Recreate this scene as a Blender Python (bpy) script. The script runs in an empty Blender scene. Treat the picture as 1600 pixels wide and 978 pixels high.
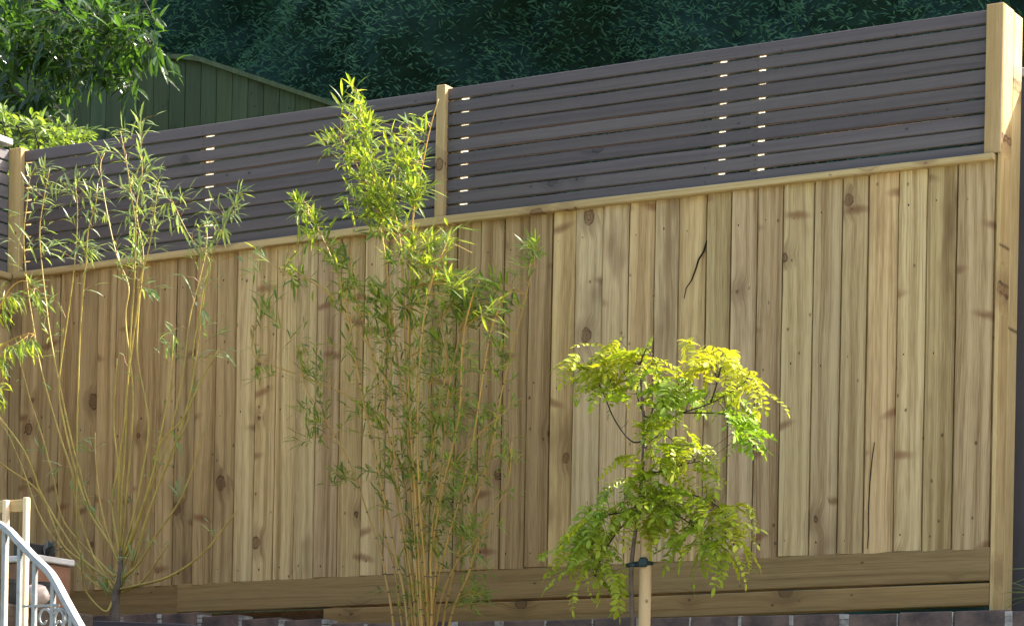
import bpy, math, random
import numpy as np
from mathutils import Vector, Matrix

R = math.radians
SC = bpy.context.scene
COL = SC.collection
rng = random.Random(7)

# ------------------------------------------------------------------ camera
F_PX, CX, PY = 4200.0, 800.0, 1330.8          # focal length and principal point, for a 1600 px wide picture
CAM = Vector((3.7412, -9.6556, -0.9608))
YAW, ROLL = 0.5385, 0.0189
fw = Vector((-math.sin(YAW), math.cos(YAW), 0)); rt = Vector((math.cos(YAW), math.sin(YAW), 0)); up = Vector((0, 0, 1))
rc = rt * math.cos(ROLL) + up * math.sin(ROLL)
uc = up * math.cos(ROLL) - rt * math.sin(ROLL)
cam = bpy.data.objects.new('camera', bpy.data.cameras.new('camera')); COL.objects.link(cam)
cam.matrix_world = Matrix(((rc.x, uc.x, -fw.x, CAM.x), (rc.y, uc.y, -fw.y, CAM.y), (rc.z, uc.z, -fw.z, CAM.z), (0, 0, 0, 1)))
cam.data.sensor_width = 36; cam.data.lens = F_PX / 1600 * 36
cam.data.shift_y = (PY - 489) / 1600
cam.data.clip_end = 2000
SC.camera = cam

# ------------------------------------------------------------------ light
SUN_EL, SUN_BACK = R(43), R(47)                # sun to the right, 47 degrees behind the fence line
sd = Vector((math.cos(SUN_EL) * math.cos(SUN_BACK), math.cos(SUN_EL) * math.sin(SUN_BACK), math.sin(SUN_EL)))
w = bpy.data.worlds.new('World'); SC.world = w; w.use_nodes = True
nt = w.node_tree
sky = nt.nodes.new('ShaderNodeTexSky'); sky.sky_type = 'NISHITA'; sky.sun_disc = False
sky.sun_elevation = SUN_EL; sky.sun_rotation = math.atan2(sd.x, sd.y)
sky.air_density = 1.0; sky.dust_density = 6.0; sky.ozone_density = 1.0
bg = nt.nodes['Background']; bg.inputs['Strength'].default_value = 0.15
nt.links.new(sky.outputs['Color'], bg.inputs['Color'])
sun = bpy.data.objects.new('sun', bpy.data.lights.new('sun', 'SUN')); COL.objects.link(sun)
sun.data.energy = 5.0; sun.data.angle = R(0.53); sun.data.color = (1, 0.94, 0.82)
sun.rotation_euler = sd.to_track_quat('Z', 'Y').to_euler()
SC.view_settings.view_transform = 'Standard'; SC.view_settings.look = 'None'
SC.view_settings.gamma = 1; SC.view_settings.use_curve_mapping = False
SC.view_settings.exposure = 1.87
SC.cycles.max_bounces = 8

# ------------------------------------------------------------------ helpers
def at(px, py, y):
    """world point on the plane at depth y that a pixel of the 1600 px photograph looks at"""
    d = fw * F_PX + rc * (px - CX) - uc * (py - PY)
    return CAM + d * ((y - CAM.y) / d.y)

def link(name, me, mat=None, parent=None, loc=(0, 0, 0)):
    o = bpy.data.objects.new(name, me); COL.objects.link(o); o.location = loc
    if mat and me and not me.materials: me.materials.append(mat)
    if parent: o.parent = parent
    return o

def empty(name, loc=(0, 0, 0)):
    o = bpy.data.objects.new(name, None); COL.objects.link(o); o.location = loc; o.empty_display_size = .1
    return o

def tag(o, label=None, cat=None, group=None, kind=None):
    if label: o['label'] = label
    if cat: o['category'] = cat
    if group: o['group'] = group
    if kind: o['kind'] = kind
    return o

class MB:
    def __init__(s): s.v = []; s.f = []
    def add(s, vs, fs):
        n = len(s.v); s.v += [tuple(v) for v in vs]; s.f += [tuple(i + n for i in f) for f in fs]; return s
    def box(s, x0, x1, y0, y1, z0, z1, b=0.0):
        if b <= 0:
            vs = [(x, y, z) for x in (x0, x1) for y in (y0, y1) for z in (z0, z1)]
            return s.add(vs, [(0, 1, 3, 2), (4, 6, 7, 5), (0, 4, 5, 1), (2, 3, 7, 6), (0, 2, 6, 4), (1, 5, 7, 3)])
        # chamfered box
        c = ((x0 + x1) / 2, (y0 + y1) / 2, (z0 + z1) / 2); h = ((x1 - x0) / 2, (y1 - y0) / 2, (z1 - z0) / 2)
        vs = []; idx = {}
        for sx in (-1, 1):
            for sy in (-1, 1):
                for sz in (-1, 1):
                    for a in range(3):
                        q = [h[0] - b, h[1] - b, h[2] - b]; q[a] = h[a]
                        idx[(sx, sy, sz, a)] = len(vs)
                        vs.append((c[0] + sx * q[0], c[1] + sy * q[1], c[2] + sz * q[2]))
        fs = []
        for a in range(3):
            o1, o2 = (a + 1) % 3, (a + 2) % 3
            for sg in (-1, 1):
                quad = []
                for s1, s2 in ((-1, -1), (1, -1), (1, 1), (-1, 1)):
                    k = [0, 0, 0]; k[a] = sg; k[o1] = s1; k[o2] = s2; quad.append(idx[(k[0], k[1], k[2], a)])
                fs.append(tuple(quad if sg > 0 else quad[::-1]))
            for s1 in (-1, 1):
                for s2 in (-1, 1):
                    k0 = [0, 0, 0]; k0[o1] = s1; k0[o2] = s2; k1 = k0[:]; k0[a] = -1; k1[a] = 1
                    quad = [idx[(*k0, o1)], idx[(*k1, o1)], idx[(*k1, o2)], idx[(*k0, o2)]]
                    fs.append(tuple(quad if s1 * s2 > 0 else quad[::-1]))
        for sx in (-1, 1):
            for sy in (-1, 1):
                for sz in (-1, 1):
                    t = [idx[(sx, sy, sz, a)] for a in range(3)]
                    fs.append(tuple(t if sx * sy * sz > 0 else t[::-1]))
        return s.add(vs, fs)
    def tube(s, pts, r0, r1=None, n=6, cap=True):
        r1 = r0 if r1 is None else r1
        pts = [Vector(p) for p in pts]; m = len(pts); prev = None; rings = []
        base = len(s.v)
        for i, p in enumerate(pts):
            t = (pts[min(i + 1, m - 1)] - pts[max(i - 1, 0)]).normalized()
            if prev is None: prev = t.orthogonal().normalized()
            a = (prev - t * prev.dot(t)).normalized(); prev = a; b = t.cross(a)
            r = r0 + (r1 - r0) * i / max(1, m - 1) if not isinstance(r0, (list, tuple)) else r0[i]
            for k in range(n):
                an = 2 * math.pi * k / n; q = p + (a * math.cos(an) + b * math.sin(an)) * r; s.v.append(tuple(q))
        for i in range(m - 1):
            for k in range(n):
                k2 = (k + 1) % n; a = base + i * n
                s.f.append((a + k, a + k2, a + n + k2, a + n + k))
        if cap:
            s.f.append(tuple(base + k for k in range(n))[::-1]); s.f.append(tuple(base + (m - 1) * n + k for k in range(n)))
        return s
    def leaf(s, p, d, nrm, L, W, droop=.2, fold=.25, secs=2):
        """a bent, folded, pointed leaf"""
        d = Vector(d).normalized(); nrm = Vector(nrm); side = d.cross(nrm)
        if side.length < 1e-4: side = d.orthogonal()
        side.normalize(); n2 = side.cross(d)
        p = Vector(p); base = len(s.v); s.v.append(tuple(p)); prof = {2: (.75, .85), 3: (.7, 1.0, .72), 1: (1.0,)}[secs]
        cuts = {2: (.3, .65), 3: (.2, .48, .77), 1: (.4,)}[secs]
        for t, wd in zip(cuts, prof):
            c = p + d * L * t - n2 * (droop * L * t * t)
            s.v += [tuple(c + side * W * .5 * wd + n2 * fold * W * .5), tuple(c), tuple(c - side * W * .5 * wd + n2 * fold * W * .5)]
        s.v.append(tuple(p + d * L - n2 * droop * L)); e = len(s.v) - 1
        s.f += [(base, base + 2, base + 1), (base, base + 3, base + 2)]
        for k in range(len(cuts) - 1):
            a = base + 1 + 3 * k
            s.f += [(a, a + 1, a + 4, a + 3), (a + 1, a + 2, a + 5, a + 4)]
        a = base + 1 + 3 * (len(cuts) - 1)
        s.f += [(a, a + 1, e), (a + 1, a + 2, e)]
        return s
    def mesh(s, name, smooth=False):
        me = bpy.data.meshes.new(name); me.from_pydata(s.v, [], s.f)
        if smooth: me.polygons.foreach_set('use_smooth', [True] * len(s.f))
        me.update(); return me
    def build(s, name, mat, parent=None, loc=(0, 0, 0), smooth=False):
        return link(name, s.mesh(name, smooth), mat, parent, loc)

# ------------------------------------------------------------------ materials
class G:
    """small node-graph helper"""
    def __init__(s, name):
        s.m = bpy.data.materials.new(name); s.m.use_nodes = True; s.t = s.m.node_tree; s.t.nodes.clear()
    def n(s, typ, ins=None, **kw):
        nd = s.t.nodes.new(typ)
        for k, v in kw.items(): setattr(nd, k, v)
        for k, v in (ins or {}).items(): s.set(nd.inputs[k], v)
        return nd
    def set(s, sock, v):
        if isinstance(v, bpy.types.NodeSocket): s.t.links.new(v, sock)
        else:
            if sock.type == 'RGBA' and len(v) == 3: v = (*v, 1)
            sock.default_value = v
    def math(s, op, a, b=0.0, c=0.0, clamp=False):
        return s.n('ShaderNodeMath', {0: a, 1: b, 2: c}, operation=op, use_clamp=clamp).outputs[0]
    def mix(s, f, a, b, blend='MIX'):
        nd = s.n('ShaderNodeMix', data_type='RGBA', blend_type=blend)
        s.set(nd.inputs[0], f); s.set(nd.inputs[6], a); s.set(nd.inputs[7], b); return nd.outputs[2]
    def step(s, x, lo, hi):
        return s.n('ShaderNodeMapRange', {'Value': x, 'From Min': lo, 'From Max': hi, 'To Min': 0.0, 'To Max': 1.0}, interpolation_type='SMOOTHSTEP').outputs[0]
    def noise(s, vec, scale, detail=3.0, rough=.55, dist=0.0):
        return s.n('ShaderNodeTexNoise', {'Vector': vec, 'Scale': scale, 'Detail': detail, 'Roughness': rough, 'Distortion': dist}).outputs[0]
    def comb(s, x, y, z): return s.n('ShaderNodeCombineXYZ', {0: x, 1: y, 2: z}).outputs[0]
    def bump(s, h, strength=.3, dist=.01): return s.n('ShaderNodeBump', {'Height': h, 'Strength': strength, 'Distance': dist}).outputs[0]
    def pbr(s, col, rough=.7, spec=.3, normal=None, metal=0.0):
        ins = {'Base Color': col, 'Roughness': rough, 'Specular IOR Level': spec, 'Metallic': metal}
        if normal is not None: ins['Normal'] = normal
        return s.n('ShaderNodeBsdfPrincipled', ins).outputs[0]
    def out(s, sh):
        s.t.links.new(sh, s.n('ShaderNodeOutputMaterial').inputs[0]); return s.m

def wood(name, light, dark, knot, along='Z', knots=.5, streak=60, stain=(.12, .075, .04), stain_amt=.6, bump=.25, rough=.75, knot_r=1.0, spike=0.0):
    g = G(name)
    oi = g.n('ShaderNodeObjectInfo'); tc = g.n('ShaderNodeTexCoord').outputs['Object']
    sp = g.n('ShaderNodeSeparateXYZ', {0: tc}).outputs
    a, b, l = {'Z': (sp[0], sp[1], sp[2]), 'X': (sp[2], sp[1], sp[0]), 'Y': (sp[2], sp[0], sp[1])}[along]
    r1 = g.math('MULTIPLY', oi.outputs['Random'], 91.7)
    a0 = g.math('ADD', a, r1); l0 = g.math('ADD', l, g.math('MULTIPLY', r1, 3.3))
    wob = g.noise(g.comb(g.math('MULTIPLY', a0, 3.0), r1, g.math('MULTIPLY', l0, .8)), 1.0, 2.0)
    # knots
    vo = g.n('ShaderNodeTexVoronoi', {'Vector': g.comb(g.math('MULTIPLY', a0, 6.0), g.math('MULTIPLY', l0, 4.2), 0.0), 'Scale': 1.0}, voronoi_dimensions='2D', feature='F1')
    on = g.math('LESS_THAN', g.n('ShaderNodeSeparateColor', {0: vo.outputs['Color']}).outputs[0], knots)
    d = g.math('ADD', vo.outputs['Distance'], g.math('MULTIPLY', g.math('SUBTRACT', g.noise(tc, 40.0, 2.0), .5), .1))
    size = g.math('MULTIPLY_ADD', g.n('ShaderNodeSeparateColor', {0: vo.outputs['Color']}).outputs[1], .16 * knot_r, .02 * knot_r)
    core = g.math('MULTIPLY', on, g.math('SUBTRACT', 1.0, g.step(d, g.math('MULTIPLY', size, .7), size)))
    halo = g.math('MULTIPLY', on, g.math('SUBTRACT', 1.0, g.step(d, size, g.math('ADD', size, .3))))
    # straight grain bending round the knots
    ab = g.math('ADD', a0, g.math('ADD', g.math('MULTIPLY', halo, .018), g.math('MULTIPLY', wob, .05)))
    st = g.noise(g.comb(g.math('MULTIPLY', ab, float(streak)), g.math('MULTIPLY', b, 20.0), g.math('MULTIPLY', l0, 1.1)), 1.0, 4.0, .6)
    fine = g.noise(g.comb(g.math('MULTIPLY', ab, streak * 6.0), g.math('MULTIPLY', b, 60.0), g.math('MULTIPLY', l0, 9.0)), 1.0, 2.0, .6)
    rings = g.math('MULTIPLY_ADD', g.math('SINE', g.math('MULTIPLY', g.math('ADD', ab, g.math('MULTIPLY', wob, .09)), 210.0)), .5, .5)
    bnd = g.noise(g.comb(g.math('MULTIPLY', ab, streak * .4), g.math('MULTIPLY', b, 4.0), g.math('MULTIPLY', l0, .25)), 1.0, 2.0, .5)
    gr = g.math('ADD', g.math('ADD', g.math('MULTIPLY', st, .40), g.math('MULTIPLY', bnd, .72)), g.math('MULTIPLY', rings, .06))
    gr = g.math('ADD', gr, g.math('MULTIPLY', g.math('SUBTRACT', fine, .5), .5))
    col = g.mix(g.step(gr, .36, .86), light, dark)
    ln = g.noise(g.comb(g.math('MULTIPLY', ab, streak * 2.3), g.math('MULTIPLY', b, 9.0), g.math('MULTIPLY', l0, .55)), 1.0, 2.0, .5)
    col = g.mix(g.math('MULTIPLY', g.step(ln, .60, .70), .45), col, (dark[0] * .6, dark[1] * .55, dark[2] * .5))
    big = g.noise(g.comb(g.math('MULTIPLY', a0, 5.0), r1, g.math('MULTIPLY', l0, 1.7)), 1.0, 3.0, .6)
    col = g.mix(g.math('MULTIPLY', g.step(big, .55, .78), stain_amt), col, stain)
    col = g.mix(g.math('MULTIPLY', halo, .35), col, knot)
    kr = g.math('MULTIPLY_ADD', g.math('SINE', g.math('MULTIPLY', d, 160.0)), .25, .65)
    col = g.mix(g.math('MULTIPLY', core, kr), col, knot)
    rim = g.math('MULTIPLY', on, g.math('SUBTRACT', 1.0, g.step(g.math('ABSOLUTE', g.math('SUBTRACT', d, g.math('MULTIPLY', size, .82))), .006, .022)))
    col = g.mix(g.math('MULTIPLY', g.math('MULTIPLY', rim, g.step(g.noise(tc, 25.0, 2.0), .35, .6)), .75), col, (knot[0] * .4, knot[1] * .4, knot[2] * .4))
    if spike:   # spike knots lying across the board
        v3 = g.n('ShaderNodeTexVoronoi', {'Vector': g.comb(g.math('MULTIPLY', a0, 5.0), g.math('MULTIPLY', l0, 3.0), 0.0), 'Scale': 1.0}, voronoi_dimensions='2D')
        c3 = g.n('ShaderNodeSeparateColor', {0: v3.outputs['Color']}).outputs
        rel = g.n('ShaderNodeVectorMath', {0: g.comb(g.math('MULTIPLY', a0, 5.0), g.math('MULTIPLY', l0, 3.0), 0.0), 1: v3.outputs['Position']}, operation='SUBTRACT').outputs[0]
        rs = g.n('ShaderNodeSeparateXYZ', {0: rel}).outputs
        tilt = g.math('MULTIPLY', g.math('SUBTRACT', c3[1], .5), .5)
        ry = g.math('ADD', rs[1], g.math('MULTIPLY', rs[0], tilt))
        ry = g.math('ADD', ry, g.math('MULTIPLY', g.math('SUBTRACT', g.noise(tc, 30.0, 2.0), .5), .06))
        e = g.math('SQRT', g.math('ADD', g.math('POWER', g.math('MULTIPLY', rs[0], 2.2), 2.0), g.math('POWER', g.math('MULTIPLY', ry, 11.0), 2.0)))
        sk = g.math('MULTIPLY', g.math('LESS_THAN', c3[0], spike), g.math('SUBTRACT', 1.0, g.step(e, .15, .85)))
        col = g.mix(g.math('MULTIPLY', sk, .72), col, (knot[0] * 1.5, knot[1] * 1.4, knot[2] * 1.3))
    # small dark pin knots and nail marks
    v2 = g.n('ShaderNodeTexVoronoi', {'Vector': g.comb(g.math('MULTIPLY', a0, 14.0), g.math('MULTIPLY', l0, 9.0), 0.0), 'Scale': 1.0}, voronoi_dimensions='2D')
    on2 = g.math('LESS_THAN', g.n('ShaderNodeSeparateColor', {0: v2.outputs['Color']}).outputs[2], .10)
    pin = g.math('MULTIPLY', on2, g.math('SUBTRACT', 1.0, g.step(g.math('ADD', v2.outputs['Distance'], g.math('MULTIPLY', g.noise(tc, 55.0, 1.0), .12)), .06, .16)))
    col = g.mix(g.math('MULTIPLY', pin, .8), col, (knot[0] * .35, knot[1] * .35, knot[2] * .35))
    col = g.mix(1.0, col, oi.outputs['Color'], 'MULTIPLY')
    return g.out(g.pbr(col, rough, .25, g.bump(gr, bump, .004)))

def plain(name, c1, c2, scale=6.0, rough=.7, spec=.3, bump=.15, metal=0.0, bscale=40.0):
    g = G(name); tc = g.n('ShaderNodeTexCoord').outputs['Object']
    r = g.n('ShaderNodeObjectInfo').outputs['Random']
    v = g.n('ShaderNodeVectorMath', {0: tc, 1: g.comb(g.math('MULTIPLY', r, 31.0), g.math('MULTIPLY', r, 17.0), 0.0)}, operation='ADD').outputs[0]
    col = g.mix(g.step(g.noise(v, scale, 5.0, .65), .3, .7), c1, c2)
    return g.out(g.pbr(col, rough, spec, g.bump(g.noise(v, bscale, 4.0, .7), bump, .01), metal))

def leafmat(name, c1, c2, trans=None, tfac=.45, rough=.42, spec=.35, tint=False):
    g = G(name); geo = g.n('ShaderNodeNewGeometry'); oi = g.n('ShaderNodeObjectInfo')
    rr = geo.outputs['Random Per Island']
    col = g.mix(rr, c1, c2)
    if tint: col = g.mix(1.0, col, oi.outputs['Color'], 'MULTIPLY')
    col = g.mix(g.math('MULTIPLY', g.noise(g.n('ShaderNodeTexCoord').outputs['Object'], 90.0, 2.0), .35), col, (c2[0] * .6, c2[1] * .7, c2[2] * .6))
    t = g.mix(1.0, col, trans or (1.5, 1.5, .7), 'MULTIPLY')
    sh = g.pbr(col, rough, spec)
    tr = g.n('ShaderNodeBsdfTranslucent', {'Color': t}).outputs[0]
    mx = g.n('ShaderNodeMixShader', {0: tfac, 1: sh, 2: tr}).outputs[0]
    return g.out(mx)

M = {}
M['board'] = wood('board_wood', (.62, .465, .25), (.275, .172, .072), (.13, .060, .028), 'Z', .13, 60, stain=(.175, .095, .045), stain_amt=.8, spike=.42)
M['gravel'] = wood('gravel_board_wood', (.30, .20, .085), (.19, .12, .046), (.10, .055, .025), 'X', .3, 45, stain_amt=.4)
M['post'] = wood('post_wood', (.60, .46, .24), (.42, .295, .125), (.17, .09, .045), 'Z', .3, 45, stain_amt=.25)
M['rail'] = wood('rail_wood', (.50, .37, .18), (.35, .24, .10), (.17, .09, .045), 'X', .3, 70, stain_amt=.25)
M['raily'] = wood('return_rail_wood', (.50, .37, .18), (.35, .24, .10), (.17, .09, .045), 'Y', .3, 70, stain_amt=.25)
M['slat'] = wood('slat_stain', (.112, .093, .090), (.080, .066, .066), (.05, .042, .040), 'X', .08, 70, stain=(.092, .072, .066), stain_amt=.7, bump=.12, rough=.5)
M['slaty'] = wood('return_slat_stain', (.15, .135, .14), (.11, .10, .105), (.05, .045, .05), 'Y', .12, 70, stain=(.12, .1, .1), stain_amt=.5, bump=.12, rough=.5)
M['backing'] = wood('raw_strip_wood', (.42, .24, .18), (.34, .19, .14), (.2, .1, .06), 'X', .1, 50, stain_amt=.1)
M['oldtimber'] = wood('old_timber', (.085, .065, .05), (.05, .038, .03), (.03, .02, .015), 'X', .2, 40)
M['nail'] = plain('nail_rust_split_shade', (.030, .020, .014), (.018, .012, .009), 20.0, .8, .2, .1)
M['screw'] = plain('slat_screw', (.045, .038, .036), (.03, .026, .025), 20.0, .5, .4, .1)
M['batten'] = wood('batten_wood', (.72, .62, .44), (.60, .48, .30), (.2, .12, .06), 'Z', .2, 50, stain_amt=.1)
M['oldboard'] = wood('old_board_wood', (.074, .098, .048), (.047, .066, .032), (.02, .025, .015), 'Z', .3, 40, stain=(.07, .06, .035), stain_amt=.5)
M['stake'] = wood('stake_wood', (.55, .40, .22), (.43, .29, .14), (.2, .12, .06), 'Z', .1, 50, stain_amt=.15)
M['palestake'] = wood('pale_stake_wood', (.72, .58, .38), (.60, .45, .27), (.3, .2, .1), 'Z', .1, 50, stain_amt=.15)
M['brick'] = plain('engineering_brick', (.06, .046, .045), (.19, .13, .105), 6.0, .8, .25, .5)
M['mortar'] = plain('mortar', (.46, .435, .39), (.20, .18, .165), 22.0, .95, .1, .6)
M['bed_bounce'] = plain('bounce_gravel', (.34, .30, .25), (.22, .19, .155), 60.0, .95, .1, .9)  # pale surface invented for the unseen bed, to bounce light onto the fence
M['soil'] = plain('soil', (.035, .024, .016), (.07, .05, .035), 9.0, .95, .1, .8)
M['stone'] = plain('paving_stone', (.42, .40, .36), (.30, .285, .26), 3.0, .85, .2, .3)
M['grass'] = plain('lawn', (.045, .075, .02), (.08, .12, .035), 5.0, .95, .1, .8)
M['grey'] = plain('grey_paint', (.085, .080, .088), (.070, .066, .073), 3.0, .6, .3, .15)
M['planter'] = plain('planter_grey', (.060, .050, .053), (.048, .041, .044), 4.0, .6, .3, .2)
M['cap'] = plain('pale_capping', (.55, .53, .5), (.45, .43, .4), 4.0, .7, .3, .15)
M['steel'] = plain('galvanised_steel', (.30, .31, .31), (.22, .23, .235), 25.0, .5, .5, .05, .3)
M['black'] = plain('black_plastic', (.012, .012, .014), (.02, .02, .022), 10.0, .45, .4, .1)
M['terracotta'] = plain('brown_clay', (.24, .125, .075), (.18, .09, .055), 8.0, .8, .2, .3)
M['pebble'] = plain('pink_stone', (.42, .34, .30), (.30, .24, .22), 12.0, .8, .2, .4)
M['tie'] = plain('rubber_tie', (.012, .03, .035), (.02, .045, .05), 10.0, .5, .4, .1)
M['bark'] = plain('grey_bark', (.17, .13, .095), (.10, .075, .055), 30.0, .85, .2, .6, 0, 90)
M['dbark'] = plain('dark_bark', (.06, .045, .032), (.035, .027, .02), 30.0, .85, .2, .6, 0, 90)
M['willowcane'] = plain('willow_bark', (.40, .30, .06), (.24, .175, .042), 7.0, .45, .45, .1)
M['redtip'] = plain('willow_red_shoot', (.30, .13, .06), (.24, .15, .05), 7.0, .45, .4, .1)
M['bamboocane'] = plain('bamboo_culm', (.50, .29, .065), (.36, .23, .06), 6.0, .4, .4, .1)
M['bambooleaf'] = leafmat('bamboo_leaf', (.060, .125, .032), (.24, .31, .06), (2.2, 1.9, .6), .5)
M['willowleaf'] = leafmat('willow_leaf', (.125, .195, .060), (.27, .34, .135), (1.6, 1.5, .7), .4, .38, .5)
M['robinia'] = leafmat('robinia_leaf', (.23, .31, .022), (.37, .42, .038), (1.2, 1.1, .5), .38, .45, .3, True)
M['laurel'] = leafmat('laurel_leaf', (.024, .050, .018), (.055, .10, .028), (2.1, 2.4, .7), .40, .25, .5)
M['bushleaf'] = leafmat('bush_leaf', (.13, .20, .04), (.26, .33, .08), (1.5, 1.5, .6), .42, .35, .5)
M['hedgeleaf'] = leafmat('hedge_spray', (.031, .092, .053), (.072, .160, .082), (1.1, 1.4, .8), .15, .7, .15)
M['hedgecore'] = plain('hedge_core', (.012, .030, .024), (.020, .050, .038), 5.0, .95, .1, .5)

# ------------------------------------------------------------------ the setting
def struct(name, mb, mat):
    return tag(mb.build(name, mat), kind='structure')
struct('lawn', MB().box(-150, 150, -150, 250, -2.9, -2.62), M['grass'])
struct('patio', MB().box(-3.0, 14, -13, -2.3, -2.75, -2.58), M['stone'])
struct('planting_bed', MB().box(-9, 9, -2.0, -0.16, -2.7, -.60), M['bed_bounce'])
struct('upper_ground', MB().box(-40, 40, 0.40, 60, -2.7, -.12), M['grass'])
struct('void_shade_block', MB().box(-9, -1.5, .06, .219, -2.7, .09), M['soil'])  # dark block added under the gravel board to stand in for shaded void
struct('retaining_wall', MB().box(-3.2, 9, -2.28, -2.004, -2.7, -.52, .01), M['stone'])

# steps beside the bed, under the handrail
st = MB()
for i in range(7): st.box(-6.2, -3.3, -2.9 - .3 * i, -2.6 - .3 * i if i else -2.004, -2.7, -.85 - .25 * i)
struct('steps', st, M['stone'])

# ------------------------------------------------------------------ main fence
def lin(pts):
    P = [at(px, py, 0) for px, py in pts]; xs = [p.x for p in P][::-1]; zs = [p.z for p in P][::-1]
    if xs[0] > xs[-1]: xs = xs[::-1]; zs = zs[::-1]
    def f(x):
        k = 0
        while k < len(xs) - 2 and x > xs[k + 1]: k += 1
        return zs[k] + (zs[k + 1] - zs[k]) * (x - xs[k]) / (xs[k + 1] - xs[k])
    return f
z_top = lin([(1541.7, 14.4), (693, 138), (40, 235)])
z_rail = lin([(1541, 245), (690, 342.5), (30, 429)])
z_low = lin([(1558, 253), (690, 355.5), (30, 438.5)])
z_bot = lin([(1552, 853), (800, 884.5), (400, 905), (125, 920)])
z_gs = lin([(1548, 911), (800, 939), (510, 951)])
X_END = at(1543, 130, 0).x; X_MID = at(693, 240, 0).x; X_LEFT = at(33, 330, 0).x

fence = tag(empty('closeboard_fence', (X_END, 0, 0)), 'new pine closeboard fence topped with dark slatted trellis, running behind the plants', 'fence')
def fpart(name, mb, mat, loc, parent=fence, col=None):
    o = mb.build(name, mat, parent, Vector(loc) - Vector(parent.location))
    if col: o.color = (*col, 1)
    return o

# vertical feather-edge boards: thick left edge laps over the thin right edge of the one before
J = [2, 20, 38.5, 67.5, 98.6, 126.6, 157.6, 186, 217, 252, 280, 310.5, 342.6, 374.7, 405, 436.5, 468.5, 500, 536.7, 573, 609, 645, 680.5, 717, 754, 790.5,
     829, 865, 901, 943.5, 985, 1025.5, 1063.5, 1106, 1144, 1185, 1225, 1273.5, 1317.5, 1358, 1405, 1450, 1496.5, 1555.5]
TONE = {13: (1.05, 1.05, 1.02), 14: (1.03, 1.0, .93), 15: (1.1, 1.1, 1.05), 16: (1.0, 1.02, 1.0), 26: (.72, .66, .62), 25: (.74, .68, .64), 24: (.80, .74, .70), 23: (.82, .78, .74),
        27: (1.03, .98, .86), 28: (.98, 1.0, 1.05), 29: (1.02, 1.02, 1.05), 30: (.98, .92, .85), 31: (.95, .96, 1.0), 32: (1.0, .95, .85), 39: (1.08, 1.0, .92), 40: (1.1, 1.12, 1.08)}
NAIL = MB().tube([(0, -.0012, 0), (0, .006, 0)], .0022, .0022, 8).mesh('nail'); NAIL.materials.append(M['nail']); SCREW = NAIL.copy(); SCREW.materials[0] = M['screw']
SPLIT = {32: [(1104, 375), (1099, 392), (1091, 405), (1086, 422), (1080, 438), (1072, 450), (1069, 466)], 39: [(1366, 690), (1362, 720), (1359, 752), (1357, 790), (1357, 830), (1355, 856)]}
for i in range(len(J) - 1):
    xa, xb = at(J[i], 560, 0).x, at(J[i + 1], 560, 0).x
    if xb < X_LEFT - .05: continue
    xa = max(xa, X_LEFT - .05)
    wd = xb - xa; xm = (xa + xb) / 2; zb, zt = z_bot(xm) - .009, z_low(xm) + .012
    jb = rng.uniform(-.003, .003); mb = MB(); lean = rng.uniform(-.0015, .0015)
    n = 7; th = rng.uniform(.019, .024); cup = rng.uniform(-.0015, .0025)
    zz = [0] + [(zt - zb) * k / n for k in range(1, n)] + [zt - zb]
    wv = [rng.uniform(-.0012, .0012) for _ in zz]
    over = .012 if i < len(J) - 2 else 0
    # section from left (thick) to right (thin, under the next board)
    th *= .95
    sec = [(0, .006), (0, -th + .002), (.003, -th), (wd * .35, -th * .84 + cup), (wd * .7, -th * .62 + cup), (wd - .0115, -th * .42), (wd - .0100, -th * .42 + .0015), (wd - .0096, .003), (wd + over, .003), (wd + over, .006)]
    for k, z in enumerate(zz):
        for (sx, sy) in sec:
            mb.v.append((sx + (wv[k] if sx < wd else 0) + lean * z, sy, z))
    m = len(sec)
    for k in range(len(zz) - 1):
        for j in range(m):
            j2 = (j + 1) % m; mb.f.append((k * m + j, k * m + j2, (k + 1) * m + j2, (k + 1) * m + j))
    mb.f.append(tuple(range(m))[::-1]); mb.f.append(tuple((len(zz) - 1) * m + j for j in range(m)))
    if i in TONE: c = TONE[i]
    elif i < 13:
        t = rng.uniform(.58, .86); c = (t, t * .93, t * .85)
    else:
        t = rng.uniform(.78, 1.12); c = (t, t * rng.uniform(.94, 1.0), t * rng.uniform(.84, 1.04))
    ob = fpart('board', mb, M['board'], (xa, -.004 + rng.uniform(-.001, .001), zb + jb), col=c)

    for zn in (rng.uniform(.045, .065), (zt - zb) * rng.uniform(.50, .52), zt - zb - rng.uniform(.13, .15)):
        nl_ = link('nail', NAIL, None, ob, (wd * rng.uniform(.2, .32), -th * .90 + .001, zn)); nl_.scale.z = rng.uniform(1.0, 2.6)
    if i in SPLIT:
        mb2 = MB(); pts_ = [at(a_, b_, -.0255) for a_, b_ in SPLIT[i]]; n_ = len(pts_)
        for k, p_ in enumerate(pts_):
            w_ = .0010 * math.sin(math.pi * (k + .25) / (n_ - .5)) + .0004
            for dx_, dy_ in ((-w_, 0), (w_, 0), (w_, .012), (-w_, .012)): mb2.v.append((p_.x + dx_ - xa, p_.y + dy_ + .004 - .0015, p_.z - zb))
        for k in range(n_ - 1):
            for j in range(4): mb2.f.append((k * 4 + j, k * 4 + (j + 1) % 4, k * 4 + 4 + (j + 1) % 4, k * 4 + 4 + j))
        mb2.f += [(3, 2, 1, 0), tuple((n_ - 1) * 4 + j for j in range(4))]
        mb2.build('split', M['nail'], ob)  # raised dark sliver; the crack's inner shade is put into its colour

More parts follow.
